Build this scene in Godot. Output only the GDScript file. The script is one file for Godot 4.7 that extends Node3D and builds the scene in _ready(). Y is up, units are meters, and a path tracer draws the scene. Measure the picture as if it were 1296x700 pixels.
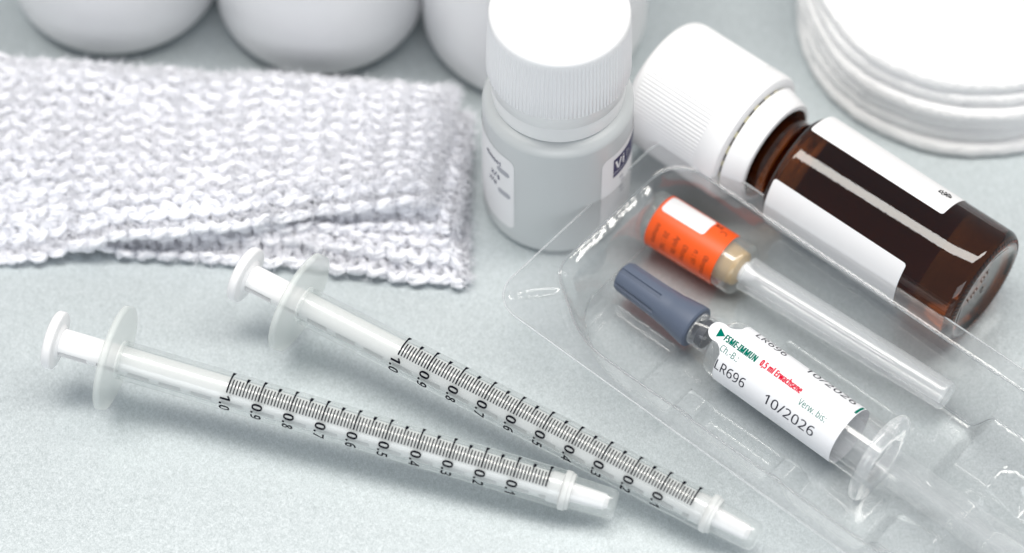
extends Node3D
# A tabletop close-up. Shapes are written in millimetres and stored in metres (MM).
const MM := 0.001
const EL := 54.5                       # elevation of the camera above the table, degrees
const DIST := 0.5623                   # camera to the middle of the table, metres
var rng := RandomNumberGenerator.new()
var noise := FastNoiseLite.new()
var M := {}
var names := {}
var font_sans: SystemFont
var font_bold: SystemFont
var font_mono: SystemFont


func _ready():
	rng.seed = 11
	noise.seed = 5
	noise.noise_type = FastNoiseLite.TYPE_SIMPLEX
	# ---------------------------------------------------------------- camera
	var cam := Camera3D.new()
	cam.name = "camera"
	add_child(cam)
	var e := deg_to_rad(EL)
	cam.look_at_from_position(Vector3(0, sin(e), cos(e)) * DIST, Vector3.ZERO, Vector3.UP)
	cam.near = 0.02
	cam.far = 20.0
	var lens := CameraAttributesPhysical.new()
	lens.frustum_focal_length = 133.72
	lens.frustum_focus_distance = 0.538
	lens.frustum_near = 0.02
	lens.frustum_far = 20.0
	lens.exposure_aperture = 9.5
	cam.attributes = lens
	cam.fov = 10.257
	cam.current = true
	# ---------------------------------------------------------------- surroundings and light
	var env := Environment.new()
	env.background_mode = Environment.BG_COLOR
	env.background_color = Color(0.96, 0.975, 1.0)
	env.background_energy_multiplier = 0.30
	env.tonemap_mode = Environment.TONE_MAPPER_LINEAR
	env.tonemap_exposure = 1.24
	env.sdfgi_enabled = true
	env.ssao_enabled = true
	env.ssil_enabled = true
	var we := WorldEnvironment.new()
	we.name = "surroundings"
	we.environment = env
	add_child(we)
	var soft := AreaLight3D.new()
	soft.name = "softbox_lamp"
	soft.area_size = Vector2(1.1, 0.17)
	soft.light_energy = 0.66
	soft.light_color = Color(1.0, 0.985, 0.96)
	soft.shadow_enabled = true
	soft.area_range = 4.0
	soft.area_attenuation = 2.0
	add_child(soft)
	soft.look_at_from_position(Vector3(0.04, 0.8, -0.06), Vector3(0, 0, 0), Vector3(0, 0, -1))
	var fill := AreaLight3D.new()
	fill.name = "fill_softbox_lamp"
	fill.area_size = Vector2(1.1, 0.6)
	fill.light_energy = 0.46
	fill.light_color = Color(0.97, 0.985, 1.0)
	fill.shadow_enabled = true
	fill.area_range = 4.0
	fill.area_attenuation = 2.0
	add_child(fill)
	fill.look_at_from_position(Vector3(-0.15, 0.55, 1.15), Vector3(0, 0, 0), Vector3.UP)
	materials()
	font_sans = sysfont("Droid Sans", 400)
	font_bold = sysfont("Droid Sans", 700)
	font_mono = sysfont("Droid Sans Mono", 400)
	build_table()
	build_jars()
	build_pads()
	build_gauze()
	build_dropper_bottle()
	build_amber_bottle()
	build_small_syringes()
	build_tray()
	build_prefilled_syringe()
	build_needle()


# ==================================================================== helpers
func sysfont(n: String, w: int) -> SystemFont:
	var f := SystemFont.new()
	f.font_names = PackedStringArray([n])
	f.font_weight = w
	return f


func numbered(n: String) -> String:
	if not names.has(n):
		names[n] = 0
		return n
	names[n] += 1
	return "%s_%03d" % [n, names[n]]


func thing(called: String, label: String, category: String, where := Transform3D(), group := "") -> Node3D:
	var o := Node3D.new()
	o.name = numbered(called)
	o.transform = where
	add_child(o, true)
	o.set_meta("label", label)
	o.set_meta("category", category)
	if group != "":
		o.set_meta("group", group)
	return o


func part(called: String, m: Mesh, mat: Material, parent: Node) -> MeshInstance3D:
	var o := MeshInstance3D.new()
	o.name = called
	o.mesh = m
	o.material_override = mat
	parent.add_child(o, true)
	return o


func mat(c: Color, rough := 0.5, extra := {}) -> StandardMaterial3D:   # c is linear
	var m := StandardMaterial3D.new()
	m.albedo_color = Color(c.r, c.g, c.b).linear_to_srgb()
	m.albedo_color.a = c.a
	m.roughness = rough
	if c.a < 1.0:
		m.transparency = BaseMaterial3D.TRANSPARENCY_ALPHA
		m.cull_mode = BaseMaterial3D.CULL_DISABLED
	for k in extra:
		m.set(k, extra[k])
	return m


func noise_tex(freq: float, size: int, as_normal := false, ramp: Gradient = null, oct := 3, sd := 1, bump := 4.0) -> NoiseTexture2D:
	var n := FastNoiseLite.new()
	n.noise_type = FastNoiseLite.TYPE_SIMPLEX_SMOOTH
	n.frequency = freq
	n.fractal_octaves = oct
	n.seed = sd
	var t := NoiseTexture2D.new()
	t.width = size
	t.height = size
	t.seamless = true
	t.noise = n
	t.as_normal_map = as_normal
	t.bump_strength = bump
	if ramp:
		t.color_ramp = ramp
	return t


func ramp(a: Color, b: Color) -> Gradient:
	var g := Gradient.new()
	g.set_color(0, a)
	g.set_color(1, b)
	return g


# A square of fine metallic grain that wraps round: two sizes of speck, drawn out a little lengthwise.
func speckle() -> Image:
	var n := 1024
	var out := PackedByteArray()
	out.resize(n * n)
	var fine := PackedByteArray()
	fine.resize(512 * 512)
	for i in fine.size():
		fine[i] = rng.randi() & 255
	var rough := PackedByteArray()
	rough.resize(256 * 256)
	for i in rough.size():
		rough[i] = rng.randi() & 255
	for y in n:
		var y0 := (y >> 1) * 512
		var y1 := (((y >> 1) + 1) & 511) * 512
		var ry := ((y >> 2) & 255) * 256
		var ry1 := (((y >> 2) + 1) & 255) * 256
		for x in n:
			var a := x >> 1
			var b := (a + (x & 1)) & 511
			var f := fine[y0 + a] + fine[y0 + b] + fine[y1 + a] + fine[y1 + b]
			var c := x >> 2
			var r := rough[ry + c] + rough[ry + ((c + 1) & 255)] + rough[ry1 + c] + rough[ry1 + ((c + 1) & 255)]
			out[y * n + x] = clampi(128 + (f - 510) / 5 + (r - 510) / 8, 0, 255)
	return Image.create_from_data(n, n, false, Image.FORMAT_L8, out)


func tinted(grey: Image, a: Color, b: Color) -> Image:
	var g := grey.get_data()
	var o := PackedByteArray()
	o.resize(g.size() * 3)
	for i in g.size():
		var c := a.lerp(b, g[i] / 255.0)
		o[i * 3] = int(c.r * 255.0)
		o[i * 3 + 1] = int(c.g * 255.0)
		o[i * 3 + 2] = int(c.b * 255.0)
	return Image.create_from_data(grey.get_width(), grey.get_height(), false, Image.FORMAT_RGB8, o)


# A transform whose x axis runs along dir and whose y axis leans towards up.
func along(at: Vector3, dir: Vector3, up: Vector3) -> Transform3D:
	var x := dir.normalized()
	var y := (up - x * up.dot(x)).normalized()
	return Transform3D(Basis(x, y, x.cross(y)), at)


class Shape:
	var v := PackedVector3Array()
	var n := PackedVector3Array()
	var uv := PackedVector2Array()
	var idx := PackedInt32Array()

	func vert(p: Vector3, nn: Vector3, t := Vector2.ZERO) -> int:
		v.append(p * 0.001)
		n.append(nn)
		uv.append(t)
		return v.size() - 1

	func tri(a: int, b: int, c: int) -> void:
		var g := (v[b] - v[a]).cross(v[c] - v[a])
		if g.dot(n[a] + n[b] + n[c]) > 0.0:
			idx.append_array([a, c, b])
		else:
			idx.append_array([a, b, c])

	func quad(a: int, b: int, c: int, d: int) -> void:
		tri(a, b, c)
		tri(a, c, d)

	func mesh() -> ArrayMesh:
		var arr := []
		arr.resize(Mesh.ARRAY_MAX)
		arr[Mesh.ARRAY_VERTEX] = v
		arr[Mesh.ARRAY_NORMAL] = n
		arr[Mesh.ARRAY_TEX_UV] = uv
		arr[Mesh.ARRAY_INDEX] = idx
		var m := ArrayMesh.new()
		m.add_surface_from_arrays(Mesh.PRIMITIVE_TRIANGLES, arr)
		return m


# Lathe round the x axis. prof: Vector2(s, r) in mm. a0..a1 radians limit the turn; wob(s, a) adds to the radius; squash flattens across z.
func lathe(prof: Array, segs := 48, into: Shape = null, a0 := 0.0, a1 := TAU, wob = null, sharp := 35.0) -> Shape:
	var S: Shape = into if into else Shape.new()
	var k := prof.size() - 1
	var dn := []
	for i in k:
		var d: Vector2 = prof[i + 1] - prof[i]
		dn.append(Vector2(-d.y, d.x).normalized())
	var cosl := cos(deg_to_rad(sharp))
	for i in k:
		if (prof[i + 1] - prof[i]).length() < 1e-5:
			continue
		var na: Vector2 = dn[i]
		var nb: Vector2 = dn[i]
		if i > 0 and dn[i - 1].dot(dn[i]) > cosl:
			na = (dn[i - 1] + dn[i]).normalized()
		if i < k - 1 and dn[i + 1].dot(dn[i]) > cosl:
			nb = (dn[i + 1] + dn[i]).normalized()
		var base := S.v.size()
		for j in segs + 1:
			var a := a0 + (a1 - a0) * j / segs
			var ca := cos(a)
			var sa := sin(a)
			for q in 2:
				var p: Vector2 = prof[i + q]
				var nn: Vector2 = na if q == 0 else nb
				var r := p.y
				var tang := 0.0
				if wob != null and r > 0.01:
					var h := 0.004
					r += wob.call(p.x, a)
					tang = -(wob.call(p.x, a + h) - wob.call(p.x, a - h)) / (2.0 * h * maxf(r, 0.1)) * absf(nn.y)
				var nrm := Vector3(nn.x, nn.y * ca - tang * sa, nn.y * sa + tang * ca).normalized()
				S.vert(Vector3(p.x, r * ca, r * sa), nrm, Vector2(float(j) / segs, p.x * 0.05))
		for j in segs:
			var b := base + j * 2
			S.quad(b, b + 1, b + 3, b + 2)
	return S


# An arc of profile points from angle a0 to a1 (degrees) round c.
func arc(c: Vector2, r: float, a0: float, a1: float, n := 6) -> Array:
	var o := []
	for i in n + 1:
		var a := deg_to_rad(lerpf(a0, a1, float(i) / n))
		o.append(c + Vector2(cos(a), sin(a)) * r)
	return o


# A grid of points pos(i, j) with smooth normals; face points the way the front looks.
func grid(nu: int, nv: int, pos: Callable, flip := false, into: Shape = null) -> Shape:
	var S: Shape = into if into else Shape.new()
	var P := PackedVector3Array()
	P.resize((nu + 1) * (nv + 1))
	for i in nu + 1:
		for j in nv + 1:
			P[i * (nv + 1) + j] = pos.call(float(i) / nu, float(j) / nv)
	var base := S.v.size()
	for i in nu + 1:
		for j in nv + 1:
			var du := P[mini(i + 1, nu) * (nv + 1) + j] - P[maxi(i - 1, 0) * (nv + 1) + j]
			var dv := P[i * (nv + 1) + mini(j + 1, nv)] - P[i * (nv + 1) + maxi(j - 1, 0)]
			var nn := dv.cross(du).normalized()
			S.vert(P[i * (nv + 1) + j], -nn if flip else nn, Vector2(float(i) / nu, float(j) / nv))
	for i in nu:
		for j in nv:
			var b := base + i * (nv + 1) + j
			S.quad(b, b + nv + 1, b + nv + 2, b + 1)
	return S


# A tube of radius rad(t) along points (mm).
func tube(pts: PackedVector3Array, rad: Callable, ring := 7, into: Shape = null) -> Shape:
	var S: Shape = into if into else Shape.new()
	var base := S.v.size()
	var up := Vector3.UP
	var n := pts.size()
	for i in n:
		var d := (pts[mini(i + 1, n - 1)] - pts[maxi(i - 1, 0)]).normalized()
		up = (up - d * up.dot(d)).normalized()
		var side := d.cross(up)
		for j in ring + 1:
			var a := TAU * j / ring
			var nn := up * cos(a) + side * sin(a)
			S.vert(pts[i] + nn * rad.call(i, j % ring), nn)
	for i in n - 1:
		for j in ring:
			var b := base + i * (ring + 1) + j
			S.quad(b, b + 1, b + ring + 2, b + ring + 1)
	for e in 2:
		var at := 0 if e == 0 else n - 1
		var d := (pts[0] - pts[1]).normalized() if e == 0 else (pts[n - 1] - pts[n - 2]).normalized()
		var c := S.vert(pts[at] + d * 0.3, d)
		for j in ring:
			S.tri(c, base + at * (ring + 1) + j, base + at * (ring + 1) + j + 1)
	return S


# Flat lettering: size is the height of a capital in mm, squeeze the width. Every corner goes through place(x, y), centred, which returns [point, normal]. Triangles are split until edge mm long.
func lettering(txt: String, font: Font, size: float, squeeze: float, place: Callable, edge := 0.5, into: Shape = null, align := 0.5) -> Shape:
	var S: Shape = into if into else Shape.new()
	var t := TextMesh.new()
	t.text = txt
	t.font = font
	t.font_size = 64
	t.pixel_size = 1.0
	t.depth = 0.0
	t.curve_step = 3.0
	t.horizontal_alignment = HORIZONTAL_ALIGNMENT_LEFT
	var a: Array = t.surface_get_arrays(0)
	var pts: PackedVector3Array = a[Mesh.ARRAY_VERTEX]
	var ids: PackedInt32Array = a[Mesh.ARRAY_INDEX] if a[Mesh.ARRAY_INDEX] != null else PackedInt32Array(range(pts.size()))
	var lo := Vector2(1e9, 1e9)
	var hi := Vector2(-1e9, -1e9)
	for p in pts:
		lo = lo.min(Vector2(p.x, p.y))
		hi = hi.max(Vector2(p.x, p.y))
	var k := size / (64.0 * 0.714)
	var mid := Vector2(lerpf(lo.x, hi.x, align), (lo.y + hi.y) / 2.0)
	var todo := []
	for i in range(0, ids.size(), 3):
		var q := []
		for j in 3:
			var p := pts[ids[i + j]]
			q.append(Vector2((p.x - mid.x) * k * squeeze, (p.y - mid.y) * k))
		todo.append(q)
	flatten(todo, place, edge, S)
	return S


func flatten(todo: Array, place: Callable, edge: float, S: Shape) -> void:
	while todo.size():
		var q: Array = todo.pop_back()
		var best := 0
		var most := 0.0
		for j in 3:
			var l: float = q[j].distance_to(q[(j + 1) % 3])
			if l > most:
				most = l
				best = j
		if most > edge:
			var m: Vector2 = (q[best] + q[(best + 1) % 3]) / 2.0
			todo.append([q[best], m, q[(best + 2) % 3]])
			todo.append([m, q[(best + 1) % 3], q[(best + 2) % 3]])
			continue
		var id := []
		for j in 3:
			var r: Array = place.call(q[j].x, q[j].y)
			id.append(S.vert(r[0], r[1]))
		S.tri(id[0], id[1], id[2])


# A flat polygon sent through place.
func patch(poly: PackedVector2Array, place: Callable, edge := 0.6, into: Shape = null) -> Shape:
	var S: Shape = into if into else Shape.new()
	var ids := Geometry2D.triangulate_polygon(poly)
	var todo := []
	for i in range(0, ids.size(), 3):
		todo.append([poly[ids[i]], poly[ids[i + 1]], poly[ids[i + 2]]])
	flatten(todo, place, edge, S)
	return S


func rect(x0: float, y0: float, x1: float, y1: float, r := 0.0) -> PackedVector2Array:
	if r <= 0.0:
		return PackedVector2Array([Vector2(x0, y0), Vector2(x1, y0), Vector2(x1, y1), Vector2(x0, y1)])
	var p := PackedVector2Array()
	for c in [[x1 - r, y1 - r, 0], [x0 + r, y1 - r, 90], [x0 + r, y0 + r, 180], [x1 - r, y0 + r, 270]]:
		for i in 6:
			var a := deg_to_rad(c[2] + i * 18.0)
			p.append(Vector2(c[0] + cos(a) * r, c[1] + sin(a) * r))
	return p


# place() for a cylinder round x: x along the axis, y up round it from angle phi0 (degrees; 0 is local +y, growing towards -z).
func on_tube(s0: float, phi0: float, r: float, turned := 0) -> Callable:
	return func(x: float, y: float) -> Array:
		var s := s0 + x
		var h := y
		if turned == 1:            # the text reads downwards round the tube
			s = s0 + y
			h = -x
		var a := deg_to_rad(phi0) + h / r
		var nn := Vector3(0, cos(a), -sin(a))
		return [Vector3(s, 0, 0) + nn * r, nn]


# place() for an upright cylinder: x runs round it to the right as seen from +z, y is height.
func on_can(y0: float, phi0: float, r: float) -> Callable:
	return func(x: float, y: float) -> Array:
		var a := deg_to_rad(phi0) + x / r
		var nn := Vector3(sin(a), 0, cos(a))
		return [nn * r + Vector3(0, y0 + y, 0), nn]


# ==================================================================== materials
func materials() -> void:
	M.white = mat(Color(0.86, 0.86, 0.87), 0.42)
	M.jar = mat(Color(0.86, 0.86, 0.87), 0.38)
	M.cap = mat(Color(0.88, 0.88, 0.89), 0.35)
	M.paper = mat(Color(0.84, 0.84, 0.85), 0.6)
	M.label = mat(Color(0.86, 0.87, 0.90), 0.42)
	M.print_ink = mat(Color(0.03, 0.03, 0.045), 0.95, {"metallic_specular": 0.1})
	M.ink = mat(Color(0.008, 0.008, 0.013), 0.95, {"metallic_specular": 0.1})
	M.grey_ink = mat(Color(0.05, 0.05, 0.065), 0.6)
	M.pale_ink = mat(Color(0.42, 0.43, 0.47), 0.6)
	M.navy = mat(Color(0.022, 0.02, 0.10), 0.45)
	M.green = mat(Color(0.0, 0.16, 0.115), 0.95, {"metallic_specular": 0.1})
	M.red = mat(Color(0.62, 0.012, 0.045), 0.95, {"metallic_specular": 0.1})
	M.orange = mat(Color(0.86, 0.10, 0.008), 0.42)
	M.orange_ink = mat(Color(0.10, 0.018, 0.008), 0.6)
	M.slate = mat(Color(0.10, 0.125, 0.18), 0.5)
	M.rubber = mat(Color(0.035, 0.04, 0.055), 0.5)
	M.rod = mat(Color(0.90, 0.90, 0.90), 0.4)
	M.milky = mat(Color(0.82, 0.86, 0.84, 0.45), 0.4, {"backlight": Color(0.4, 0.4, 0.4)})
	M.barrel = mat(Color(0.56, 0.62, 0.61, 0.15), 0.1)
	M.tip_cap = mat(Color(0.72, 0.77, 0.76, 0.16), 0.12)
	M.seal = mat(Color(0.90, 0.91, 0.91, 0.88), 0.35)
	M.collar = mat(Color(0.88, 0.90, 0.89, 0.62), 0.3)
	M.bottle = mat(Color(0.58, 0.605, 0.61), 0.38, {"backlight": Color(0.35, 0.35, 0.35)})
	M.pet = mat(Color(0.34, 0.36, 0.38, 0.11), 0.05)
	M.fold = mat(Color(0.42, 0.45, 0.47, 0.34), 0.08)
	M.glass = mat(Color(0.65, 0.68, 0.70, 0.06), 0.04)
	M.solid_glass = mat(Color(0.96, 0.97, 0.97, 0.0), 0.05, {"refraction_enabled": true, "refraction_scale": 0.05})
	M.clear_flange = mat(Color(0.80, 0.83, 0.85, 0.20), 0.07)
	M.clear_rod = mat(Color(0.78, 0.81, 0.83, 0.07), 0.08)
	M.sheath = mat(Color(0.74, 0.77, 0.79, 0.30), 0.16)
	M.yellow = mat(Color(0.74, 0.50, 0.22, 0.72), 0.3)
	M.amber = mat(Color(0.20, 0.05, 0.011, 0.0), 0.03, {"normal_enabled": true, "normal_texture": noise_tex(0.02, 512, true, null, 4, 3, 8.0), "normal_scale": 0.014, "uv1_triplanar": true, "uv1_scale": Vector3(45, 45, 45), "refraction_enabled": true, "refraction_scale": 0.05})
	M.cotton = mat(Color(0.89, 0.89, 0.89), 1.0, {"normal_enabled": true, "normal_texture": noise_tex(0.03, 512, true, null, 4, 4, 10.0), "normal_scale": 0.7, "uv1_triplanar": true, "uv1_scale": Vector3(60, 60, 60)})
	M.yarn = mat(Color(0.89, 0.897, 0.945), 1.0, {"backlight": Color(0.7, 0.7, 0.7)})
	M.fuzz = mat(Color(0.92, 0.93, 0.975), 1.0, {"backlight": Color(0.9, 0.9, 0.9), "cull_mode": BaseMaterial3D.CULL_DISABLED})
	var tt := mat(Color(1, 1, 1), 0.5)
	var grain := speckle()
	tt.albedo_texture = ImageTexture.create_from_image(tinted(grain, Color(0.71, 0.745, 0.752), Color(0.85, 0.878, 0.89)))
	var bumps: Image = grain.duplicate()
	bumps.bump_map_to_normal_map(1.6)
	tt.normal_enabled = true
	tt.normal_texture = ImageTexture.create_from_image(bumps)
	tt.normal_scale = 0.1
	tt.metallic = 0.4
	tt.roughness = 0.42
	tt.roughness_texture = ImageTexture.create_from_image(tinted(grain, Color(0.78, 0.78, 0.78), Color(1, 1, 1)))
	tt.roughness_texture_channel = BaseMaterial3D.TEXTURE_CHANNEL_RED
	tt.uv1_triplanar = true
	tt.uv1_world_triplanar = true
	tt.uv1_scale = Vector3(15.3, 15.3, 15.3)
	M.table = tt


# ==================================================================== the setting
func build_table() -> void:
	var st := Shape.new()
	var hx := 900.0
	var hz := 700.0
	var t := 25.0
	for f in [[Vector3.UP, 0.0], [Vector3.DOWN, -t]]:
		var nn: Vector3 = f[0]
		var y: float = f[1]
		var a := st.vert(Vector3(-hx, y, -hz), nn)
		var b := st.vert(Vector3(hx, y, -hz), nn)
		var c := st.vert(Vector3(hx, y, hz), nn)
		var d := st.vert(Vector3(-hx, y, hz), nn)
		st.quad(a, b, c, d)
	var cor := [Vector2(-hx, -hz), Vector2(hx, -hz), Vector2(hx, hz), Vector2(-hx, hz)]
	for i in 4:
		var p: Vector2 = cor[i]
		var q: Vector2 = cor[(i + 1) % 4]
		var m := (p + q).normalized()
		var nn := Vector3(m.x, 0, m.y)
		st.quad(st.vert(Vector3(p.x, 0, p.y), nn), st.vert(Vector3(q.x, 0, q.y), nn), st.vert(Vector3(q.x, -t, q.y), nn), st.vert(Vector3(p.x, -t, p.y), nn))
	var o := part("table_top", st.mesh(), M.table, self)
	o.set_meta("kind", "structure")
	o.set_meta("label", "pale grey speckled metal table top under everything")


func upright(x: float, z: float, turn := 0.0) -> Transform3D:
	return Transform3D(Basis(Vector3.UP, turn), Vector3(x, 0, z) * MM)


# lathe points (s, r) round x become an upright body: turn x to y.
func stand_up(S: Shape) -> ArrayMesh:
	for i in S.v.size():
		var p := S.v[i]
		S.v[i] = Vector3(p.z, p.x, p.y)
		var q := S.n[i]
		S.n[i] = Vector3(q.z, q.x, q.y)
	return S.mesh()


func build_jars() -> void:
	var labels := ["white plastic jar standing behind the left part of the knitted gauze", "white plastic jar behind the right part of the knitted gauze, between two other jars", "white plastic jar half hidden behind the bottle with the ribbed cap"]
	var spots := [Vector3(-76.8, 0, -70.5), Vector3(-36.9, 0, -65.5), Vector3(4.4, 0, -60.5)]
	var rad := [20.3, 20.2, 21.6]
	for i in 3:
		var r: float = rad[i]
		var t := thing("white_jar", labels[i], "jar", upright(spots[i].x, spots[i].z), "white jars in a row at the back")
		var pr := [Vector2(0.8, 0), Vector2(0.8, r - 6.5), Vector2(0.0, r - 6.0), Vector2(0.0, r - 4.5)]
		pr.append_array(arc(Vector2(4.5, r - 4.5), 4.5, 180, 90, 8))
		pr.append_array([Vector2(36, r), Vector2(38, r - 0.5), Vector2(39, r - 1.6), Vector2(39, r - 3), Vector2(46, r - 3)])
		part("body", stand_up(lathe(pr, 96)), M.jar, t)
		var lid := [Vector2(39.6, r - 2.0), Vector2(39.6, r + 0.2), Vector2(52, r + 0.2), Vector2(53.4, r - 0.5), Vector2(54, r - 2), Vector2(54, 0)]
		part("lid", stand_up(lathe(lid, 192, null, 0, TAU, func(s, a): return 0.18 * cos(a * 64.0) if s < 52.5 and s > 39.7 else 0.0)), M.cap, t)


func build_pads() -> void:
	var cx := 87.6
	var cz := -60.8
	var h := 0.0
	var n := 6
	for i in n:
		var r := 33.2 - 0.3 * i + rng.randf_range(-0.7, 0.7)
		var th := rng.randf_range(3.0, 3.9)
		var dx := rng.randf_range(-0.5, 0.5)
		var dz := rng.randf_range(-0.5, 0.5)
		var sd := rng.randf() * 50.0
		var lab: String = ["round white cotton pad at the bottom of the stack", "round white cotton pad second from the bottom of the stack", "round white cotton pad third from the bottom of the stack", "round white cotton pad third from the top of the stack", "round white cotton pad just under the topmost pad", "round white cotton pad on top of the stack"][i]
		var t := thing("cotton_pad", lab, "cotton pad", upright(cx + dx, cz + dz).translated(Vector3(0, h * MM, 0)), "stacked cotton pads")
		var pr := [Vector2(0.05, 0), Vector2(0.0, r - 2.0), Vector2(0.15, r - 0.7)]
		pr.append_array(arc(Vector2(th * 0.34, r - 0.6), 0.6, 215, 90, 4))
		pr.append_array([Vector2(th * 0.75, r - 0.1), Vector2(th * 0.93, r - 0.7), Vector2(th * 0.99, r - 2.5), Vector2(th, r - 6), Vector2(th, r * 0.5), Vector2(th, 0)])
		var w := func(s, a): return noise.get_noise_3d(cos(a) * 90.0 + sd, sin(a) * 90.0, s * 8.0) * 0.9 + noise.get_noise_3d(cos(a) * 900.0 + sd, sin(a) * 900.0, s * 60.0) * 0.3
		part("disc", stand_up(lathe(pr, 220, null, 0, TAU, w, 60.0)), M.cotton, t)
		h += th - 0.7


# ==================================================================== knitted gauze
func build_gauze() -> void:
	var t := thing("knitted_gauze", "folded piece of fluffy white knitted gauze in front of the jars", "gauze", upright(-52, -20))
	# each layer: corners back-left, back-right, front-right, front-left (x, z in mm from the base), top height, rows, columns
	var layers := [
		[Vector2(-58, -18), Vector2(43.0, -11), Vector2(43.5, 21.5), Vector2(-58, 11.0), 3.6, 10, 26],
		[Vector2(-58, -20), Vector2(44.0, -13), Vector2(41.5, 12.5), Vector2(-58, 11.0), 7.2, 10, 26],
		[Vector2(-58, -25.0), Vector2(41.0, -16.5), Vector2(37.0, 9.5), Vector2(-58, 17.5), 10.6, 12, 25],
	]
	for k in layers.size():
		var L: Array = layers[k]
		var top: float = L[4]
		var f := func(u: float, v: float, h: float) -> Vector3:
			var p: Vector2 = L[0].lerp(L[1], u).lerp(L[3].lerp(L[2], u), v)
			var uu := clampf(u, 0, 1)
			var e := minf(minf(v, 1.0 - v) * 2.6, (1.0 - uu) * 9.0)
			var drop := (1.0 - smoothstep(0.0, 0.32, e)) * 2.6
			if k == 2:          # the near left part of the top layer sags down to the table
				drop += 7.6 * smoothstep(0.55, 1.0, v) * (1.0 - smoothstep(0.15, 0.62, uu))
			var wav := noise.get_noise_3d(p.x * 2.2, p.y * 2.2, k * 70.0) * 1.5
			var bend := noise.get_noise_2d(p.x * 1.3 + 300.0, k * 50.0) * 1.6 + noise.get_noise_2d(p.x * 14.0, v * 60.0 + k * 50.0) * 0.9
			return Vector3(p.x + noise.get_noise_2d(p.y * 3.0, k * 31.0 + 9.0) * 0.9, maxf(top + wav - drop + h, 0.9), p.y + bend)
		var back := grid(110, 44, func(a, b): return f.call(lerpf(0.005, 0.993, a), lerpf(0.02, 0.98, b), -1.5))
		part("backing", back.mesh(), M.yarn, t)
		var rows: int = L[5]
		var cols: int = L[6]
		var per := 22
		for r in rows:
			var pts := PackedVector3Array()
			var n := cols * per
			var off := 0.12 + rng.randf() * 0.1
			for i in n + 1:
				var a := TAU * i / per
				var cell := i / per
				var lump := noise.get_noise_3d(i * 2.4, r * 40.0, k * 90.0)
				var u := (a / TAU + off + 0.24 * sin(2.0 * a)) / (cols + 0.4)
				var amp := 0.78 + 0.12 * noise.get_noise_2d(cell * 31.0 + k * 7.0, r * 57.0)
				var v := (r + 0.5 + amp * cos(a) + lump * 0.12) / rows
				pts.append(f.call(u, v, 0.6 * cos(2.0 * a) + lump * 0.35 + 0.25 * cos(a)))
			var S := Shape.new()
			for ply in 3:
				var strand := PackedVector3Array()
				for i in pts.size():
					var an := i * 0.5 + ply * TAU / 3.0 + noise.get_noise_2d(i * 5.0, r * 20.0 + ply * 60.0) * 3.0
					var spread := 0.40 + 0.2 * noise.get_noise_3d(i * 6.0, ply * 80.0, r * 33.0 + k)
					strand.append(pts[i] + Vector3(cos(an) * 0.5, sin(an), cos(an + 0.8) * 0.8) * spread)
				var sd := rng.randf() * 100.0
				tube(strand, func(i, j): return 0.61 + 0.45 * noise.get_noise_3d(i * 22.0, j * 90.0, sd) + rng.randf_range(-0.1, 0.12), 6, S)
			part("yarn_row", S.mesh(), M.yarn, t)
		# cut yarn ends along the right edge
		for q in 9:
			var v0 := (q + rng.randf()) / 9.0
			var ends := PackedVector3Array()
			var side := rng.randf_range(-0.05, 0.05)
			var long := rng.randf_range(0.008, 0.030)
			for i in 7:
				ends.append(f.call(0.975 + i / 6.0 * long, clampf(v0 + side * i / 6.0, 0.0, 1.0), 1.2 - i * i * 0.05) + Vector3(0, noise.get_noise_2d(i * 30.0, q * 40.0) * 0.8, noise.get_noise_2d(q * 60.0, i * 30.0) * 1.2))
			part("yarn_end", tube(ends, func(i, j): return 0.42 - 0.03 * i + rng.randf_range(-0.08, 0.08), 6).mesh(), M.yarn, t)
	# loose hairs of the yarn
	var hair := Shape.new()
	var pts2 := PackedVector3Array()
	for i in 5:
		var a := i / 4.0
		pts2.append(Vector3(a * 1.0, sin(a * PI) * 0.32, a * a * 0.35))
	tube(pts2, func(i, j): return 0.058 * (1.0 - 0.18 * i), 3, hair)
	var mm := MultiMesh.new()
	mm.transform_format = MultiMesh.TRANSFORM_3D
	mm.mesh = hair.mesh()
	var count := 90000
	mm.instance_count = count
	for i in count:
		var L: Array = layers[2] if i % 5 < 3 else layers[i % 2]
		var u := rng.randf_range(0.0, 1.0)
		var v := rng.randf_range(-0.02, 1.03)
		if i % 11 == 0:
			u = rng.randf_range(0.985, 1.008)
		var p: Vector2 = L[0].lerp(L[1], u).lerp(L[3].lerp(L[2], u), v)
		var e := minf(minf(v, 1.0 - v) * 2.6, (1.0 - u) * 9.0)
		var sag := 7.6 * smoothstep(0.55, 1.0, v) * (1.0 - smoothstep(0.15, 0.62, u)) if L == layers[2] else 0.0
		var y: float = L[4] - sag - (1.0 - smoothstep(0.0, 0.32, e)) * 2.6 + rng.randf_range(-0.4, 1.7) + noise.get_noise_3d(p.x * 2.2, p.y * 2.2, layers.find(L) * 70.0) * 1.5
		var b := Basis.from_euler(Vector3(rng.randf() * TAU, rng.randf() * TAU, rng.randf_range(-0.7, 0.7))).scaled(Vector3.ONE * rng.randf_range(0.7, 2.0))
		mm.set_instance_transform(i, Transform3D(b, Vector3(p.x, maxf(y, 0.4), p.y) * MM))
	var o := MultiMeshInstance3D.new()
	o.name = "loose_fibres"
	o.multimesh = mm
	o.material_override = M.fuzz
	o.set_meta("kind", "stuff")
	t.add_child(o, true)


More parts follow.
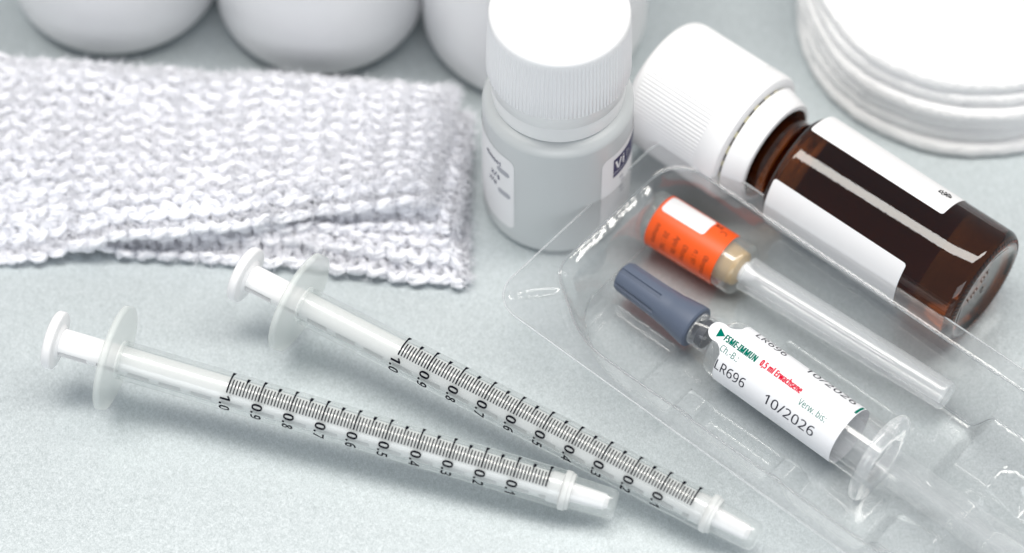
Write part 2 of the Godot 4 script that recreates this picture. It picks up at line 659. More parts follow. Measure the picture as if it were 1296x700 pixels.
# ==================================================================== upright bottle with the ribbed cap
func build_dropper_bottle() -> void:
	var t := thing("plastic_bottle", "frosted plastic bottle with a ribbed white screw cap, standing upright", "bottle", upright(8.2, -18.4))
	var R := 13.6
	var pr := [Vector2(0.9, 0), Vector2(0.9, 9.5), Vector2(0.0, 10.2), Vector2(0.0, 11.6)]
	pr.append_array(arc(Vector2(1.8, R - 1.8), 1.8, 180, 90, 6))
	pr.append(Vector2(28.6, R))
	pr.append_array(arc(Vector2(28.6, R - 2.0), 2.0, 90, 12, 8))
	pr.append_array([Vector2(30.9, 11.5), Vector2(31.0, 9.4), Vector2(33, 9.4)])
	part("body", stand_up(lathe(pr, 128)), M.bottle, t)
	part("tamper_ring", stand_up(lathe([Vector2(31.05, 10.4), Vector2(31.1, 11.6), Vector2(31.4, 11.85), Vector2(34.6, 12.1), Vector2(34.9, 11.95), Vector2(35.1, 11.95), Vector2(35.4, 12.15), Vector2(38.4, 12.35), Vector2(38.4, 10.5)], 128)), M.seal, t)
	var cp := [Vector2(38.55, 11.0), Vector2(38.55, 12.55), Vector2(38.9, 12.75), Vector2(44, 12.62), Vector2(51.0, 12.35)]
	cp.append_array(arc(Vector2(52.4, 11.25), 1.1, 85, 8, 7))
	cp.append_array([Vector2(53.5, 10.7), Vector2(53.5, 6), Vector2(53.5, 0)])
	part("cap", stand_up(lathe(cp, 110 * 6, null, 0, TAU, func(s, a): return 0.11 * clampf(cos(a * 110.0) * 1.6, -1.0, 1.0) if s > 38.7 and s < 52.0 else 0.0)), M.cap, t)
	# the paper label wraps round the back and leaves the front free
	var lab := Shape.new()
	var w := R + 0.06
	var half := deg_to_rad(180 - 35) * w
	patch(rect(-half, -10.0, half, 10.0, 1.6), on_can(14.4, 180, w), 0.7, lab)
	var l := part("label", lab.mesh(), M.paper, t)
	var pw := w + 0.05
	part("navy_block", patch(PackedVector2Array([Vector2(-3.2, -1.7), Vector2(9.0, -1.7), Vector2(9.0, 2.3), Vector2(-3.2, 2.3)]), on_can(20.6, 60, pw), 0.7).mesh(), M.navy, l)
	part("navy_stripe", patch(rect(-3.2, -0.45, 7.0, 0.45), on_can(18.2, 60, pw), 0.7).mesh(), M.navy, l)
	part("lettering", lettering("Vi", font_bold, 2.4, 1.0, on_can(21.0, 54, pw + 0.05), 0.6).mesh(), M.paper, l)
	part("lettering", lettering("b &", font_sans, 2.0, 1.0, on_can(21.0, 72, pw + 0.05), 0.6).mesh(), M.pale_ink, l)
	var pale := Shape.new()
	for k in 4:
		patch(rect(-0.5, -0.3, 0.6, 0.3), on_can(16.0 - k * 1.5, 57 + (k % 2) * 2.0, pw), 0.7, pale)
	patch(rect(-1.6, -0.7, 1.6, 0.7, 0.69), on_can(19.7, -46, pw), 0.5, pale)
	patch(rect(-1.6, -0.7, 1.6, 0.7, 0.69), on_can(13.6, -45, pw), 0.5, pale)
	part("pale_print", pale.mesh(), M.pale_ink, l)
	var ink := Shape.new()
	lettering("eimon1", font_bold, 1.2, 0.8, on_can(21.3, -58, pw), 0.5, ink)
	lettering("x/s", font_bold, 1.5, 0.9, on_can(17.2, -55, pw), 0.5, ink)
	lettering("z/e", font_bold, 1.3, 0.9, on_can(14.9, -58, pw), 0.5, ink)
	part("lettering", ink.mesh(), M.navy, l)


# ==================================================================== amber bottle lying on its side
func build_amber_bottle() -> void:
	var base := Vector3(83.95, 11.4, 11.05)
	var far := Vector3(27.4, 13.05, -36.0)
	var tr := along(base * MM, far - base, Vector3(0, sin(deg_to_rad(EL)), cos(deg_to_rad(EL))))
	var t := thing("amber_bottle", "dark amber glass bottle with white screw cap, lying on its side", "bottle", tr)
	# from the base (x = 0) to the cap (x = 72)
	var R := 11.35
	var pr := [Vector2(1.2, 0), Vector2(1.2, 5.0), Vector2(0.9, 7.2), Vector2(0.2, 8.6), Vector2(-0.05, 9.2), Vector2(0.0, 9.7)]
	pr.append_array(arc(Vector2(1.9, R - 1.9), 1.9, 170, 90, 6))
	pr.append_array([Vector2(6.5, R), Vector2(12.0, R - 0.04), Vector2(39.5, R - 0.04)])
	pr.append_array(arc(Vector2(39.5, R - 3.04), 3.0, 88, 20, 8))
	pr.append_array([Vector2(43.2, 8.3), Vector2(44.0, 7.9), Vector2(50, 7.8), Vector2(50, 0)])
	var body := part("body", lathe(pr, 128).mesh(), M.amber, t)
	var kn := Shape.new()
	for i in 70:
		var a := TAU * i / 70.0
		var c := Vector3(0.25, cos(a) * 9.9, sin(a) * 9.9)
		var rad := Vector3(0, cos(a), sin(a))
		var tg := Vector3(0, -sin(a), cos(a))
		grid(4, 3, func(x, y): return c + rad * (x - 0.5) * 1.7 + tg * (y - 0.5) * 0.5 + Vector3(-0.28 * sin(x * PI) * sin(y * PI) + 0.9 * maxf(0.0, x - 0.5) ** 2, 0, 0), false, kn)
	part("heel_knurls", kn.mesh(), M.amber, body)
	var emb := Shape.new()
	var flat := func(x: float, y: float) -> Array: return [Vector3(1.02, y, x), Vector3(-1, 0, 0)]
	for q in [["3", 0.0, 3.4], ["10 ml", 0.0, 0.2], ["5", 0.0, -3.4]]:
		lettering(q[0], font_bold, 2.0, 1.0, func(x, y): return flat.call(-(x + q[1]), y + q[2]), 1.0, emb)
	part("embossing", emb.mesh(), M.amber, body)
	part("collar_ring", lathe([Vector2(46.6, 9.2), Vector2(46.7, 10.0), Vector2(47.2, 10.4), Vector2(50.8, 11.3), Vector2(51.0, 11.0), Vector2(51.0, 9.0)], 128).mesh(), M.cap, t)
	var br := Shape.new()
	for i in 22:
		lathe([Vector2(50.6, 10.75), Vector2(51.7, 10.75)], 3, br, TAU * (i + rng.randf_range(0.0, 0.25)) / 22, TAU * (i + rng.randf_range(0.5, 0.85)) / 22)
	part("tamper_bridges", br.mesh(), mat(Color(0.50, 0.46, 0.27), 0.5), t)
	part("neck_liner", lathe([Vector2(49.5, 10.2), Vector2(55, 10.2)], 64).mesh(), mat(Color(0.10, 0.085, 0.045), 0.6), t)
	var cp := [Vector2(51.45, 10.6), Vector2(51.35, 12.0), Vector2(51.7, 12.75), Vector2(52.3, 13.05), Vector2(56.0, 13.0), Vector2(56.3, 12.85), Vector2(70.9, 12.75)]
	cp.append_array(arc(Vector2(71.6, 10.9), 1.85, 88, 8, 7))
	cp.append_array([Vector2(73.5, 10.4), Vector2(73.5, 0)])
	part("cap", lathe(cp, 108 * 6, null, 0, TAU, func(s, a): return 0.085 * cos(a * 108.0) if s > 56.2 and s < 71.2 else 0.0).mesh(), M.white, t)
	# paper label: ends at 33 degrees above and 25 below the line facing the camera
	var w := R - 0.04 + 0.06
	var poly := rect(-14.5, deg_to_rad(24.0) * w, 14.5, deg_to_rad(360.0 - 33.0) * w, 0.6)
	var l := part("label", patch(poly, func(x, y): return on_tube(26.2 + x, 0, w).call(0.0, y), 0.8).mesh(), M.paper, t)
	var dots := Shape.new()
	for k in 46:
		var x := rng.randi_range(0, 8) * 0.28
		var y := rng.randi_range(0, 6) * 0.3
		patch(rect(0, 0, 0.26, 0.3), on_tube(13.2 + x, -57.0 - rad_to_deg(y / w), w + 0.04), 1.0, dots)
	part("printed_marks", dots.mesh(), M.ink, l)


# ==================================================================== 1 ml syringes
func small_syringe(called: String, label: String, tip: Vector3, yaw: float) -> void:
	var tilt := deg_to_rad(4.2)
	var dir := Vector3(cos(yaw) * cos(tilt), -sin(tilt), sin(yaw) * cos(tilt))
	var tr := along(tip * MM, dir, Vector3(0, sin(deg_to_rad(EL)), cos(deg_to_rad(EL))))
	var t := thing(called, label, "syringe", tr, "1 ml syringes lying on the table")
	# x = 0 is the zero mark, the plunger is towards -x
	var R := 3.45
	var barrel := part("barrel", lathe([Vector2(-77.6, 2.75), Vector2(-77.6, R), Vector2(2.6, R), Vector2(2.6, 2.75)], 64).mesh(), M.barrel, t)
	part("bore", lathe([Vector2(2.4, 2.75), Vector2(-77.6, 2.75)], 64).mesh(), M.barrel, barrel)
	# print
	var pr := R + 0.02
	var marks := Shape.new()
	for i in 101:
		var s := -0.575 * i
		var top := 42.0
		var wd := 0.225
		if i % 10 == 0:
			top = 74.0
			wd = 0.3
		elif i % 5 == 0:
			top = 60.0
		var pl := on_tube(s, 0, pr)
		var y0 := deg_to_rad(-2.0) * pr
		var y1 := deg_to_rad(top) * pr
		patch(PackedVector2Array([Vector2(-wd / 2, y0), Vector2(wd / 2, y0), Vector2(wd / 2, y1), Vector2(-wd / 2, y1)]), pl, 0.8, marks)
		if i % 5 == 0:
			patch(PackedVector2Array([Vector2(-0.2, y1 - 0.9), Vector2(0.24, y1 - 0.9), Vector2(0.4, y1 + 0.05), Vector2(-0.2, y1 + 0.05)]), on_tube(s, 0, pr + 0.012), 0.8, marks)
	part("scale_marks", marks.mesh(), M.ink, barrel)
	for i in range(1, 11):
		part("scale_number", lettering("%d.%d" % [i / 10, i % 10], font_bold, 1.9, 1.0, on_tube(-5.75 * i, -38.0, pr, 1), 0.4).mesh(), M.ink, barrel)
	# finger flange: a frosted disc with two flats
	var fl := [Vector2(-79.3, 2.9), Vector2(-79.4, 9.2)]
	fl.append_array(arc(Vector2(-78.75, 9.15), 0.65, 180, 0, 8))
	fl.append_array([Vector2(-77.9, 3.4), Vector2(-77.3, 3.45)])
	var S := lathe(fl, 96)
	for i in S.v.size():
		S.v[i].z = clampf(S.v[i].z, -0.0093, 0.0093)
	part("finger_flange", S.mesh(), M.milky, t)
	# plunger: a rod of four ribs with discs, and a thumb rest
	var rod := Shape.new()
	# a hollow rod with a row of slots low on the side; short webs part the slots
	var wall := [Vector2(-88.7, 2.45), Vector2(0.4, 2.45)]
	lathe(wall, 48, rod, deg_to_rad(84), deg_to_rad(405))
	lathe([Vector2(0.4, 1.9), Vector2(-88.7, 1.9)], 48, rod, deg_to_rad(84), deg_to_rad(405))
	for an in [84.0, 45.0]:
		rbox(Vector3(-88.6, 1.88, -0.05), Vector3(0.4, 2.44, 0.05), 0.02, rod, Basis(Vector3.RIGHT, deg_to_rad(an)))
	rbox(Vector3(-88.6, -1.9, -0.4), Vector3(0.4, 1.9, 0.4), 0.15, rod, Basis(Vector3.RIGHT, deg_to_rad(100)))
	var plunger := part("plunger_rod", rod.mesh(), M.rod, t)
	for k in 15:
		part("rod_web", lathe([Vector2(-83.2 + k * 5.75, 1.0), Vector2(-83.2 + k * 5.75, 2.4), Vector2(-81.4 + k * 5.75, 2.4), Vector2(-81.4 + k * 5.75, 1.0)], 12, null, deg_to_rad(44), deg_to_rad(85)).mesh(), M.rod, plunger)
	var th := [Vector2(-90.7, 0), Vector2(-90.75, 4.4)]
	th.append_array(arc(Vector2(-90.2, 4.75), 0.5, 180, 90, 4))
	th.append_array(arc(Vector2(-89.5, 4.75), 0.5, 90, 0, 4))
	th.append_array([Vector2(-88.95, 3.2), Vector2(-88.5, 2.7), Vector2(-88.4, 0)])
	part("thumb_rest", lathe(th, 72).mesh(), M.white, t)
	# seal, collar and tip
	part("seal", lathe([Vector2(0.35, 0), Vector2(0.35, 2.7), Vector2(2.55, 2.74)], 48).mesh(), M.white, t)
	var co := [Vector2(2.65, 2.0), Vector2(2.65, 3.4), Vector2(2.8, 3.52), Vector2(3.75, 3.5), Vector2(3.85, 3.3), Vector2(4.0, 3.25), Vector2(4.4, 3.2), Vector2(4.5, 2.6)]
	part("collar", lathe(co, 64).mesh(), M.collar, t)
	part("luer_tip", lathe([Vector2(3.2, 1.75), Vector2(9.0, 1.5), Vector2(10.2, 1.45), Vector2(10.9, 0.9), Vector2(11.0, 0)], 40).mesh(), M.white, t)
	var cap := [Vector2(4.35, 2.9), Vector2(11.0, 2.65)]
	cap.append_array(arc(Vector2(11.3, 1.55), 1.1, 80, 0, 6))
	cap.append(Vector2(12.4, 0))
	part("tip_cap", lathe(cap, 48).mesh(), M.tip_cap, t)


# A box from lo to hi with bevelled long edges, turned by rot.
func rbox(lo: Vector3, hi: Vector3, b: float, S: Shape, rot := Basis()) -> void:
	var c := [Vector2(lo.y, lo.z + b), Vector2(lo.y, hi.z - b), Vector2(lo.y + b, hi.z), Vector2(hi.y - b, hi.z), Vector2(hi.y, hi.z - b), Vector2(hi.y, lo.z + b), Vector2(hi.y - b, lo.z), Vector2(lo.y + b, lo.z)]
	var mid := (lo + hi) / 2.0
	for i in 8:
		var p: Vector2 = c[i]
		var q: Vector2 = c[(i + 1) % 8]
		var d := Vector2(q.y - p.y, p.x - q.x).normalized()
		if d.dot((p + q) / 2.0 - Vector2(mid.y, mid.z)) < 0.0:
			d = -d
		var nn := rot * Vector3(0, d.x, d.y)
		S.quad(S.vert(rot * Vector3(lo.x, p.x, p.y), nn), S.vert(rot * Vector3(lo.x, q.x, q.y), nn), S.vert(rot * Vector3(hi.x, q.x, q.y), nn), S.vert(rot * Vector3(hi.x, p.x, p.y), nn))
	for x in [lo.x, hi.x]:
		var nn := rot * Vector3(-1 if x == lo.x else 1, 0, 0)
		var k := S.vert(rot * Vector3(x, mid.y, mid.z), nn)
		for i in 8:
			S.tri(k, S.vert(rot * Vector3(x, c[i].x, c[i].y), nn), S.vert(rot * Vector3(x, c[(i + 1) % 8].x, c[(i + 1) % 8].y), nn))


func build_small_syringes() -> void:
	small_syringe("dosing_syringe", "1 ml syringe with black scale, the front one nearest the lower left corner", Vector3(6.1, 6.5, 48.6), 0.2899)
	small_syringe("dosing_syringe", "1 ml syringe with black scale, the rear one pointing to the tray", Vector3(31.0, 6.5, 52.6), 0.5091)


# ==================================================================== blister tray and what lies in it
const TRAY_AT := Vector3(-3.96, 0, 14.55)
const TRAY_TURN := 41.2                # the long side runs along (cos, sin) in x and z
const RIM := 14.0


func tray_frame() -> Transform3D:
	var a := deg_to_rad(TRAY_TURN)
	return Transform3D(Basis(Vector3(cos(a), 0, sin(a)), Vector3.UP, Vector3(-sin(a), 0, cos(a))), TRAY_AT * MM)


# signed distance to a rounded rectangle
func sd_rr(p: Vector2, lo: Vector2, hi: Vector2, r: float) -> float:
	var c := (lo + hi) / 2.0
	var q := (p - c).abs() - (hi - lo) / 2.0 + Vector2(r, r)
	return q.max(Vector2.ZERO).length() + minf(maxf(q.x, q.y), 0.0) - r


func smooth_wall(d: float, w: float) -> float:    # 1 outside (d >= 0) to 0 inside (d <= -w), with rounded ends
	return smoothstep(-w, 0.0, d) * 0.5 + clampf(1.0 + d / w, 0.0, 1.0) * 0.5


func smooth_max(x: float, k: float) -> float:     # max(x, 0) with a rounded corner
	return (x + sqrt(x * x + k * k)) / 2.0 if x > -2.0 else 0.0


# distance outside the cavity's lip: a rounded rectangle with its lower left corner cut off
func wall_distance(p: Vector2) -> float:
	var d := sd_rr(p, Vector2(4.6, 3.8), Vector2(131, 46.0), 6.5)
	var cut := 13.0 - (p.x * 0.55 + p.y * 0.83)
	var k := 3.0
	var hh := clampf(0.5 + 0.5 * (d - cut) / k, 0.0, 1.0)
	return lerpf(cut, d, hh) + k * hh * (1.0 - hh)


func tray_height(u: float, v: float) -> float:
	var d := wall_distance(Vector2(u, v))
	var floor_h := 0.8
	# floor: a pocket with shallow steps near the grey cap
	var st := sd_rr(Vector2(u, v), Vector2(12.0, -20.0), Vector2(27.0, 20.5), 1.0)
	floor_h += 1.3 * smooth_wall(st, 1.0) * (1.0 - smoothstep(19.0, 24.0, v)) * smoothstep(9.0, 12.0, u + 0.0)
	# ledges that hold the syringe barrel
	var ledge := 4.6 * (1.0 - smooth_wall(sd_rr(Vector2(u, v), Vector2(34, -9), Vector2(62, 14.6), 2.0), 2.2))
	var notch := 3.8 * (1.0 - smooth_wall(sd_rr(Vector2(u, v), Vector2(39.5, -9), Vector2(57.5, 13.4), 1.5), 2.0))
	floor_h += maxf(0.0, ledge - notch)
	# ridge between syringe and needle
	floor_h += 3.4 * (1.0 - smooth_wall(sd_rr(Vector2(u, v), Vector2(40, 31.6), Vector2(66, 35.2), 1.6), 1.6))
	# raised block beyond the flange with a channel for the plunger
	var blk := 6.5 * (1.0 - smooth_wall(sd_rr(Vector2(u, v), Vector2(76, -20), Vector2(140, 60), 3.0), 4.0))
	var chan := 1.0 - smooth_wall(sd_rr(Vector2(u, v), Vector2(60, 15.5), Vector2(128, 30.0), 2.0), 2.5)
	floor_h += blk * (1.0 - chan)
	# a hump in the plunger channel
	var hump := 3.2 * smoothstep(78.0, 86.0, u) - 0.42 * maxf(0.0, u - 87.0)
	floor_h += maxf(0.0, hump) * smoothstep(16.0, 18.0, v) * (1.0 - smoothstep(27.5, 29.5, v))
	# beyond the block the floor ramps down again
	floor_h -= 0.42 * clampf(u - 87.0, 0.0, 7.0) * smoothstep(12.0, 15.0, v) * (1.0 - smoothstep(33.0, 36.0, v)) * (1.0 - chan * 0.3)
	floor_h = maxf(floor_h, 0.6)
	floor_h += 0.03 * noise.get_noise_2d(u * 5.0, v * 5.0) + 0.2 * maxf(0.0, noise.get_noise_2d(u * 25.0 + 40.0, v * 9.0)) * (1.0 - smoothstep(5.0, 11.0, Vector2(u - 86.0, v - 34.0).length()))
	# from the flat rim a shallow bevel leads to the steep wall
	var end_side := (1.0 - smoothstep(7.0, 10.0, u)) * (1.0 - smoothstep(36.5, 39.5, v)) * smoothstep(12.0, 14.0, v)
	# the near end has a shallow bevel before the steep wall; the long sides fall straight from the rim
	var start := lerpf(0.15, 2.5, end_side)
	var bev := RIM - lerpf(0.03, 0.43, end_side) * smooth_max(-d, 0.3) - end_side * 0.035 * noise.get_noise_2d(u * 60.0, v * 25.0)
	var w := clampf((smooth_max(-d - start, 0.35) - smooth_max(-d - start - 3.6, 0.5)) / 3.6, 0.0, 1.0)
	var h := lerpf(bev, floor_h, w)
	# stiffening web across the wide corner of the rim, and a moulded pip
	h -= 0.7 * exp(-pow((u - v * 0.9 - 0.2) / 0.8, 2.0)) * smoothstep(2.0, 5.0, u) * (1.0 - smoothstep(7.0, 9.0, u))
	for c in [Vector2(2.7, 3.2), Vector2(3.9, 4.4)]:
		h += 0.5 * exp(-Vector2(u, v).distance_squared_to(c) / 0.35)
	# a soft curl of the edge
	h += 0.10 * noise.get_noise_2d(u * 0.8, v * 0.8)
	return h


func build_tray() -> void:
	var t := thing("blister_tray", "open clear plastic blister tray holding the labelled syringe and needle", "tray", tray_frame())
	var Lu := 136.0
	var Lv := 49.6
	var rr := 6.0
	var pos := func(a: float, b: float, dy: float) -> Vector3:
		var u := a * Lu
		var v := b * Lv
		# round the outer corners by pulling the grid in
		var p := Vector2(u, v)
		for c in [Vector2(rr, rr), Vector2(rr, Lv - rr), Vector2(Lu - rr, rr), Vector2(Lu - rr, Lv - rr)]:
			var q: Vector2 = p - c
			var inside_x: bool = (q.x < 0) == (c.x < Lu / 2)
			var inside_y: bool = (q.y < 0) == (c.y < Lv / 2)
			if inside_x and inside_y and q.length() > 0.001:
				var m := maxf(absf(q.x), absf(q.y))
				p = c + q.normalized() * m
		return Vector3(p.x, tray_height(p.x, p.y) + dy, -p.y)
	var S := grid(450, 200, func(a, b): return pos.call(a, b, 0.0))
	part("shell", S.mesh(), M.pet, t)
	var S2 := grid(450, 200, func(a, b): return pos.call(a, b, -0.35), true)
	# the lip and the foot of the cavity wall, where the sheet is bent
	for q in [[0.0, 0.0, 0.2], [-4.1, 0.0, 0.14]]:
		var fold := PackedVector3Array()
		for i in 401:
			var an := TAU * i / 400.0
			var o := Vector2(68, 25)
			var dirn := Vector2(cos(an) * 2.6, sin(an)).normalized()
			var near := 1.0
			var far := 90.0
			for n in 22:
				var m := (near + far) / 2.0
				if wall_distance(o + dirn * m) < q[0]:
					near = m
				else:
					far = m
			var e: Vector2 = o + dirn * near
			fold.append(Vector3(e.x, tray_height(e.x, e.y) + 0.02, -e.y))
		part("fold", tube(fold, func(i, j): return q[2], 6).mesh(), M.fold, t)
	var bead := PackedVector3Array()
	var ring_path := []
	for i in 341:
		ring_path.append(Vector2(i / 340.0, 0))
	for i in 161:
		ring_path.append(Vector2(1, i / 160.0))
	for i in 341:
		ring_path.append(Vector2(1.0 - i / 340.0, 1))
	for i in 160:
		ring_path.append(Vector2(0, 1.0 - i / 160.0))
	ring_path.append(Vector2.ZERO)
	for p in ring_path:
		bead.append(pos.call(p.x, p.y, -0.17) * 1.0)
	part("cut_edge", tube(bead, func(i, j): return 0.19, 8).mesh(), M.sheath, t)
	# the cut edge joins both skins
	var path := []
	for i in 341:
		path.append(Vector2(i / 340.0, 0))
	for i in 161:
		path.append(Vector2(1, i / 160.0))
	for i in 341:
		path.append(Vector2(1.0 - i / 340.0, 1))
	for i in 161:
		path.append(Vector2(0, 1.0 - i / 160.0))
	var prev := []
	for p in path:
		var a: Vector3 = pos.call(p.x, p.y, 0.0)
		var b: Vector3 = pos.call(p.x, p.y, -0.35)
		var nn := Vector3(a.x - Lu / 2, 0, a.z + Lv / 2).normalized()
		if absf(p.x - 0.5) < 0.49 and absf(p.y - 0.5) > 0.4999:
			nn = Vector3(0, 0, 1 if p.y < 0.5 else -1)
		var now := [S2.vert(a, nn), S2.vert(b, nn)]
		if prev.size():
			S2.quad(prev[0], prev[1], now[1], now[0])
		prev = now
	part("underside", S2.mesh(), M.pet, t)


func in_tray(u: float, v: float, h: float) -> Vector3:
	return tray_frame() * (Vector3(u, h, -v) * MM) / MM


func build_prefilled_syringe() -> void:
	var a := in_tray(9.4, 23.4, 6.6)
	var b := in_tray(69.6, 22.6, 7.0)
	var view := Vector3(0, sin(deg_to_rad(EL)), cos(deg_to_rad(EL)))
	var t := thing("prefilled_syringe", "short glass syringe with slate grey tip cap and white printed label, in the tray", "syringe", along(b * MM, b - a, view))
	# x = 0 at the finger flange, the tip cap ends at x = -57
	var R := 5.55
	var pr := [Vector2(1.0, 4.4), Vector2(1.0, R), Vector2(-32.8, R)]
	pr.append_array(arc(Vector2(-33.8, R - 2.2), 2.2, 90, 165, 8))
	pr.append_array([Vector2(-36.6, 3.0), Vector2(-37.4, 2.7), Vector2(-38.0, 3.1), Vector2(-40.8, 3.1), Vector2(-41, 1.5)])
	pr.reverse()
	var barrel := part("barrel", lathe(pr, 72).mesh(), M.glass, t)
	part("bore", lathe([Vector2(1.0, R - 1.1), Vector2(-33.2, R - 1.1), Vector2(-35.2, 2.4), Vector2(-36.5, 0.8), Vector2(-41, 0.8)], 60).mesh(), M.glass, barrel)
	# flange: an oval of solid glass
	var fl := [Vector2(-0.9, 0), Vector2(-0.9, 7.6)]
	fl = [Vector2(-0.9, 4.6), Vector2(-0.9, 7.8)]
	fl.append_array(arc(Vector2(0.1, 7.8), 1.0, 180, 0, 8))
	fl.append_array([Vector2(1.1, 4.6), Vector2(-0.9, 4.6)])
	var S := lathe(fl, 90)
	for i in S.v.size():
		var p := S.v[i]
		var rr := Vector2(p.y, p.z).length()
		var an := atan2(p.y, p.z)
		var k := 1.0 - 0.24 * pow(absf(sin(an + 0.5)), 3.0) if rr > 0.006 else 1.0
		S.v[i] = Vector3(p.x, p.y * k, p.z * k)
	part("finger_flange", S.mesh(), M.clear_flange, t)
	# label all round with a round tab towards the cap
	var lr := R + 0.05
	var poly := PackedVector2Array()
	var H := PI * lr
	var lab := Shape.new()
	lathe([Vector2(-32.7, lr), Vector2(-6.5, lr)], 72, lab)
	var tab := PackedVector2Array()
	for i in 16:
		var an := deg_to_rad(70.0 + 220.0 * i / 15.0)
		tab.append(Vector2(-2.6 + cos(an) * 1.9, sin(an) * 1.9))
	tab.append(Vector2(-1.4, -1.9))
	tab.append(Vector2(-0.6, -2.4))
	tab.append(Vector2(0.1, -3.4))
	tab.append(Vector2(0.1, 3.4))
	tab.append(Vector2(-0.6, 2.4))
	tab.append(Vector2(-1.4, 1.9))
	var tabs := Geometry2D.triangulate_polygon(tab)
	if tabs.size():
		patch(tab, on_tube(-32.7, 17.0, lr), 0.6, lab)
	var l := part("label", lab.mesh(), M.label, t)
	var p2 := lr + 0.035
	part("triangle_mark", patch(PackedVector2Array([Vector2(-0.85, -0.75), Vector2(0.85, -0.75), Vector2(0.0, 0.95)]), func(x, y): return on_tube(-34.9, 17, p2).call(x * 0.81 - y * 0.59, x * 0.59 + y * 0.81), 0.5).mesh(), M.green, l)
	for q in [["FSME-IMMUN", 0.60, -33.7, M.green], ["0,5 ml Erwachsene", 0.56, -25.7, M.red]]:
		var bold := Shape.new()      # struck twice for heavy letters
		for k in 2:
			lettering(q[0], font_bold, 1.3, q[1], on_tube(q[2] + k * 0.1, 15, p2 + k * 0.012), 0.5, bold, 0.0)
		part("lettering", bold.mesh(), q[3], l)
	part("lettering", lettering("Ch.-B.:", font_sans, 1.2, 0.82, on_tube(-33.2, -4, p2), 0.5, null, 0.0).mesh(), M.green, l)
	part("lettering", lettering("Verw. bis:", font_sans, 1.2, 0.82, on_tube(-15.9, -1, p2), 0.5, null, 0.0).mesh(), M.green, l)
	for q in [-36.0, 68.0]:
		part("lettering", lettering("LR696", font_sans, 1.95, 0.92, on_tube(-32.6 + (0.0 if q < 0 else 2.4), q, p2), 0.4, null, 0.0).mesh(), M.print_ink, l)
		part("lettering", lettering("10/2026", font_sans, 1.95, 1.12, on_tube(-21.6 + (0.0 if q < 0 else 2.4), q + 1.5, p2), 0.4, null, 0.0).mesh(), M.print_ink, l)
	part("end_bar", patch(rect(-0.25, -1.6, 0.25, 1.6), on_tube(-6.9, 58, p2), 0.5).mesh(), M.green, l)
	# stopper and clear plunger
	part("seal_ring", lathe([Vector2(-39.6, 0), Vector2(-39.6, 2.6), Vector2(-38.2, 2.6), Vector2(-38.0, 0)], 40).mesh(), M.rubber, t)
	var rod := Shape.new()
	for k in 4:
		rbox(Vector3(-31.0, 0, -0.55), Vector3(40.0, 3.4, 0.55), 0.3, rod, Basis(Vector3.RIGHT, deg_to_rad(12) + PI / 2 * k))
	var pl := part("plunger_rod", rod.mesh(), M.clear_rod, t)
	part("thumb_rest", lathe([Vector2(40, 0), Vector2(40, 5.5), Vector2(40.4, 6), Vector2(41.6, 6), Vector2(42, 5.5), Vector2(42, 0)], 48).mesh(), M.sheath, pl)
	# tip cap
	var cp := [Vector2(-58.4, 0), Vector2(-58.4, 2.3), Vector2(-58.1, 2.75), Vector2(-57.5, 2.95), Vector2(-50, 3.15), Vector2(-46.2, 3.4), Vector2(-45.6, 3.55), Vector2(-42.0, 4.05), Vector2(-41.2, 4.05), Vector2(-40.9, 3.7), Vector2(-40.9, 2.4), Vector2(-42.5, 2.2)]
	var groove := func(s, an):
		if s > -49.0 or s < -58.2:
			return 0.0
		var m := fposmod(an + 0.25 + PI / 6, PI / 3) - PI / 6
		return -0.42 * (1.0 - smoothstep(0.07, 0.13, absf(m))) * (1.0 if s > -58.0 else 0.6)
	var cp2 := []
	for i in cp.size() - 1:
		cp2.append(cp[i])
		if i == 4:
			for k in range(1, 8):
				cp2.append(cp[4].lerp(cp[5], k / 8.0))
	cp2.append(cp[-1])
	part("tip_cap", lathe(cp2, 240, null, 0, TAU, groove).mesh(), M.slate, t)


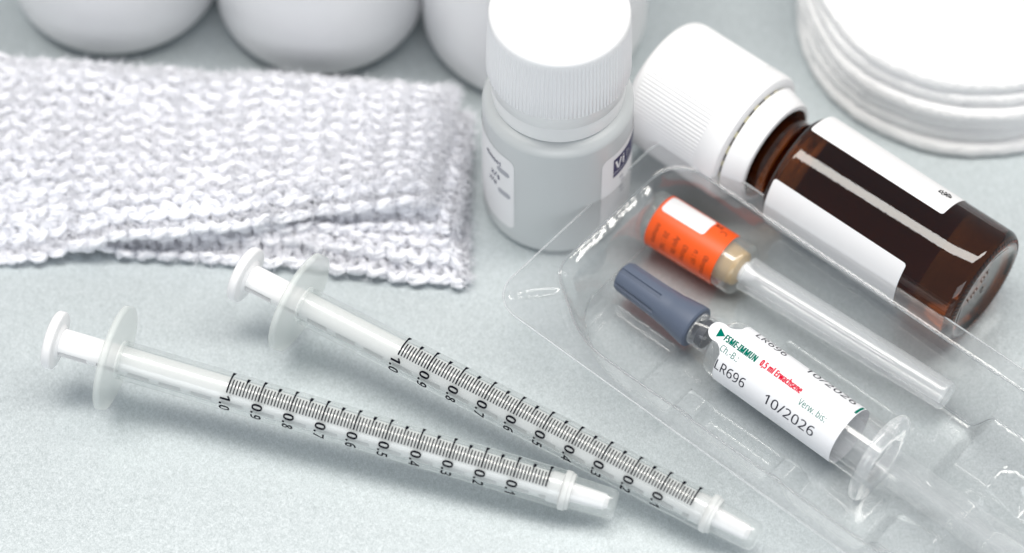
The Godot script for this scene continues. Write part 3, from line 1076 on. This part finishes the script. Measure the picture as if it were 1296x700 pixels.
func build_needle() -> void:
	var a := in_tray(7.2, 37.6, 6.0)
	var b := in_tray(71.2, 41.2, 6.0)
	var view := Vector3(0, sin(deg_to_rad(EL)), cos(deg_to_rad(EL)))
	var t := thing("capped_needle", "needle in a clear case with orange label, in the tray above the glass syringe", "needle", along(a * MM, b - a, view))
	var R := 5.1
	var pr := [Vector2(-1.6, 0), Vector2(-1.6, R - 1.2)]
	pr.append_array(arc(Vector2(-0.6, R - 1.1), 1.0, 180, 90, 5))
	pr.append_array([Vector2(18.6, R - 0.1)])
	pr.append_array(arc(Vector2(18.8, R - 1.4), 1.3, 88, 15, 6))
	pr.append_array([Vector2(20.4, 3.2), Vector2(21.2, 3.1)])
	var hub := part("hub_case", lathe(pr, 72).mesh(), M.barrel, t)
	part("hub_wall", lathe([Vector2(18.4, R - 0.9), Vector2(-1.0, R - 0.9), Vector2(-1.0, 0)], 60).mesh(), M.glass, hub)
	part("hub", lathe([Vector2(1.5, 0), Vector2(1.5, 3.3), Vector2(8, 3.7), Vector2(16, 3.7), Vector2(19.0, 3.3), Vector2(19.6, 2.0), Vector2(19.6, 0)], 48).mesh(), M.yellow, t)
	part("hub_tip", lathe([Vector2(18.6, 2.0), Vector2(19.8, 1.9), Vector2(21.8, 0.9), Vector2(22.4, 0.4), Vector2(22.4, 0)], 32).mesh(), M.white, t)
	part("needle_tube", lathe([Vector2(20, 0.28), Vector2(52, 0.28), Vector2(53, 0)], 12).mesh(), mat(Color(0.6, 0.6, 0.62), 0.25, {"metallic": 1.0}), t)
	var sh := [Vector2(20.6, 3.35), Vector2(24, 3.15), Vector2(62.6, 2.8)]
	sh.append_array(arc(Vector2(63.0, 2.1), 0.7, 85, 0, 5))
	sh.append(Vector2(63.7, 0))
	var sheath := part("sheath", lathe(sh, 56).mesh(), M.sheath, t)
	part("sheath_bore", lathe([Vector2(62.4, 0), Vector2(62.4, 1.8), Vector2(20.6, 2.4)], 48).mesh(), M.glass, sheath)
	var lr := R + 0.04
	var lab := lathe([Vector2(1.2, lr), Vector2(16.0, lr)], 72, null, deg_to_rad(-80), deg_to_rad(200))
	var l := part("label", lab.mesh(), M.orange, t)
	part("white_patch", patch(rect(-4.9, -3.2, 4.6, 1.7, 0.7), on_tube(6.6, 52, lr + 0.03), 0.6).mesh(), M.paper, l)
	var tx := Shape.new()
	var lines := ["nmomn", "20 : 1b2", "Apo 0b", "Obsno", "n : 97", "0bnono"]
	for i in 6:
		lettering(lines[i], font_sans, 0.95, 0.9, on_tube(3.0 + i * 2.2, -32.0 - (i % 2) * 6.0, lr + 0.03, 1), 0.6, tx)
	lettering("C", font_sans, 1.3, 1.0, on_tube(13.9, 47, lr + 0.03, 1), 0.6, tx)
	lettering("RE", font_bold, 1.0, 1.0, on_tube(12.3, 60, lr + 0.03), 0.6, tx)
	part("lettering", tx.mesh(), M.orange_ink, l)
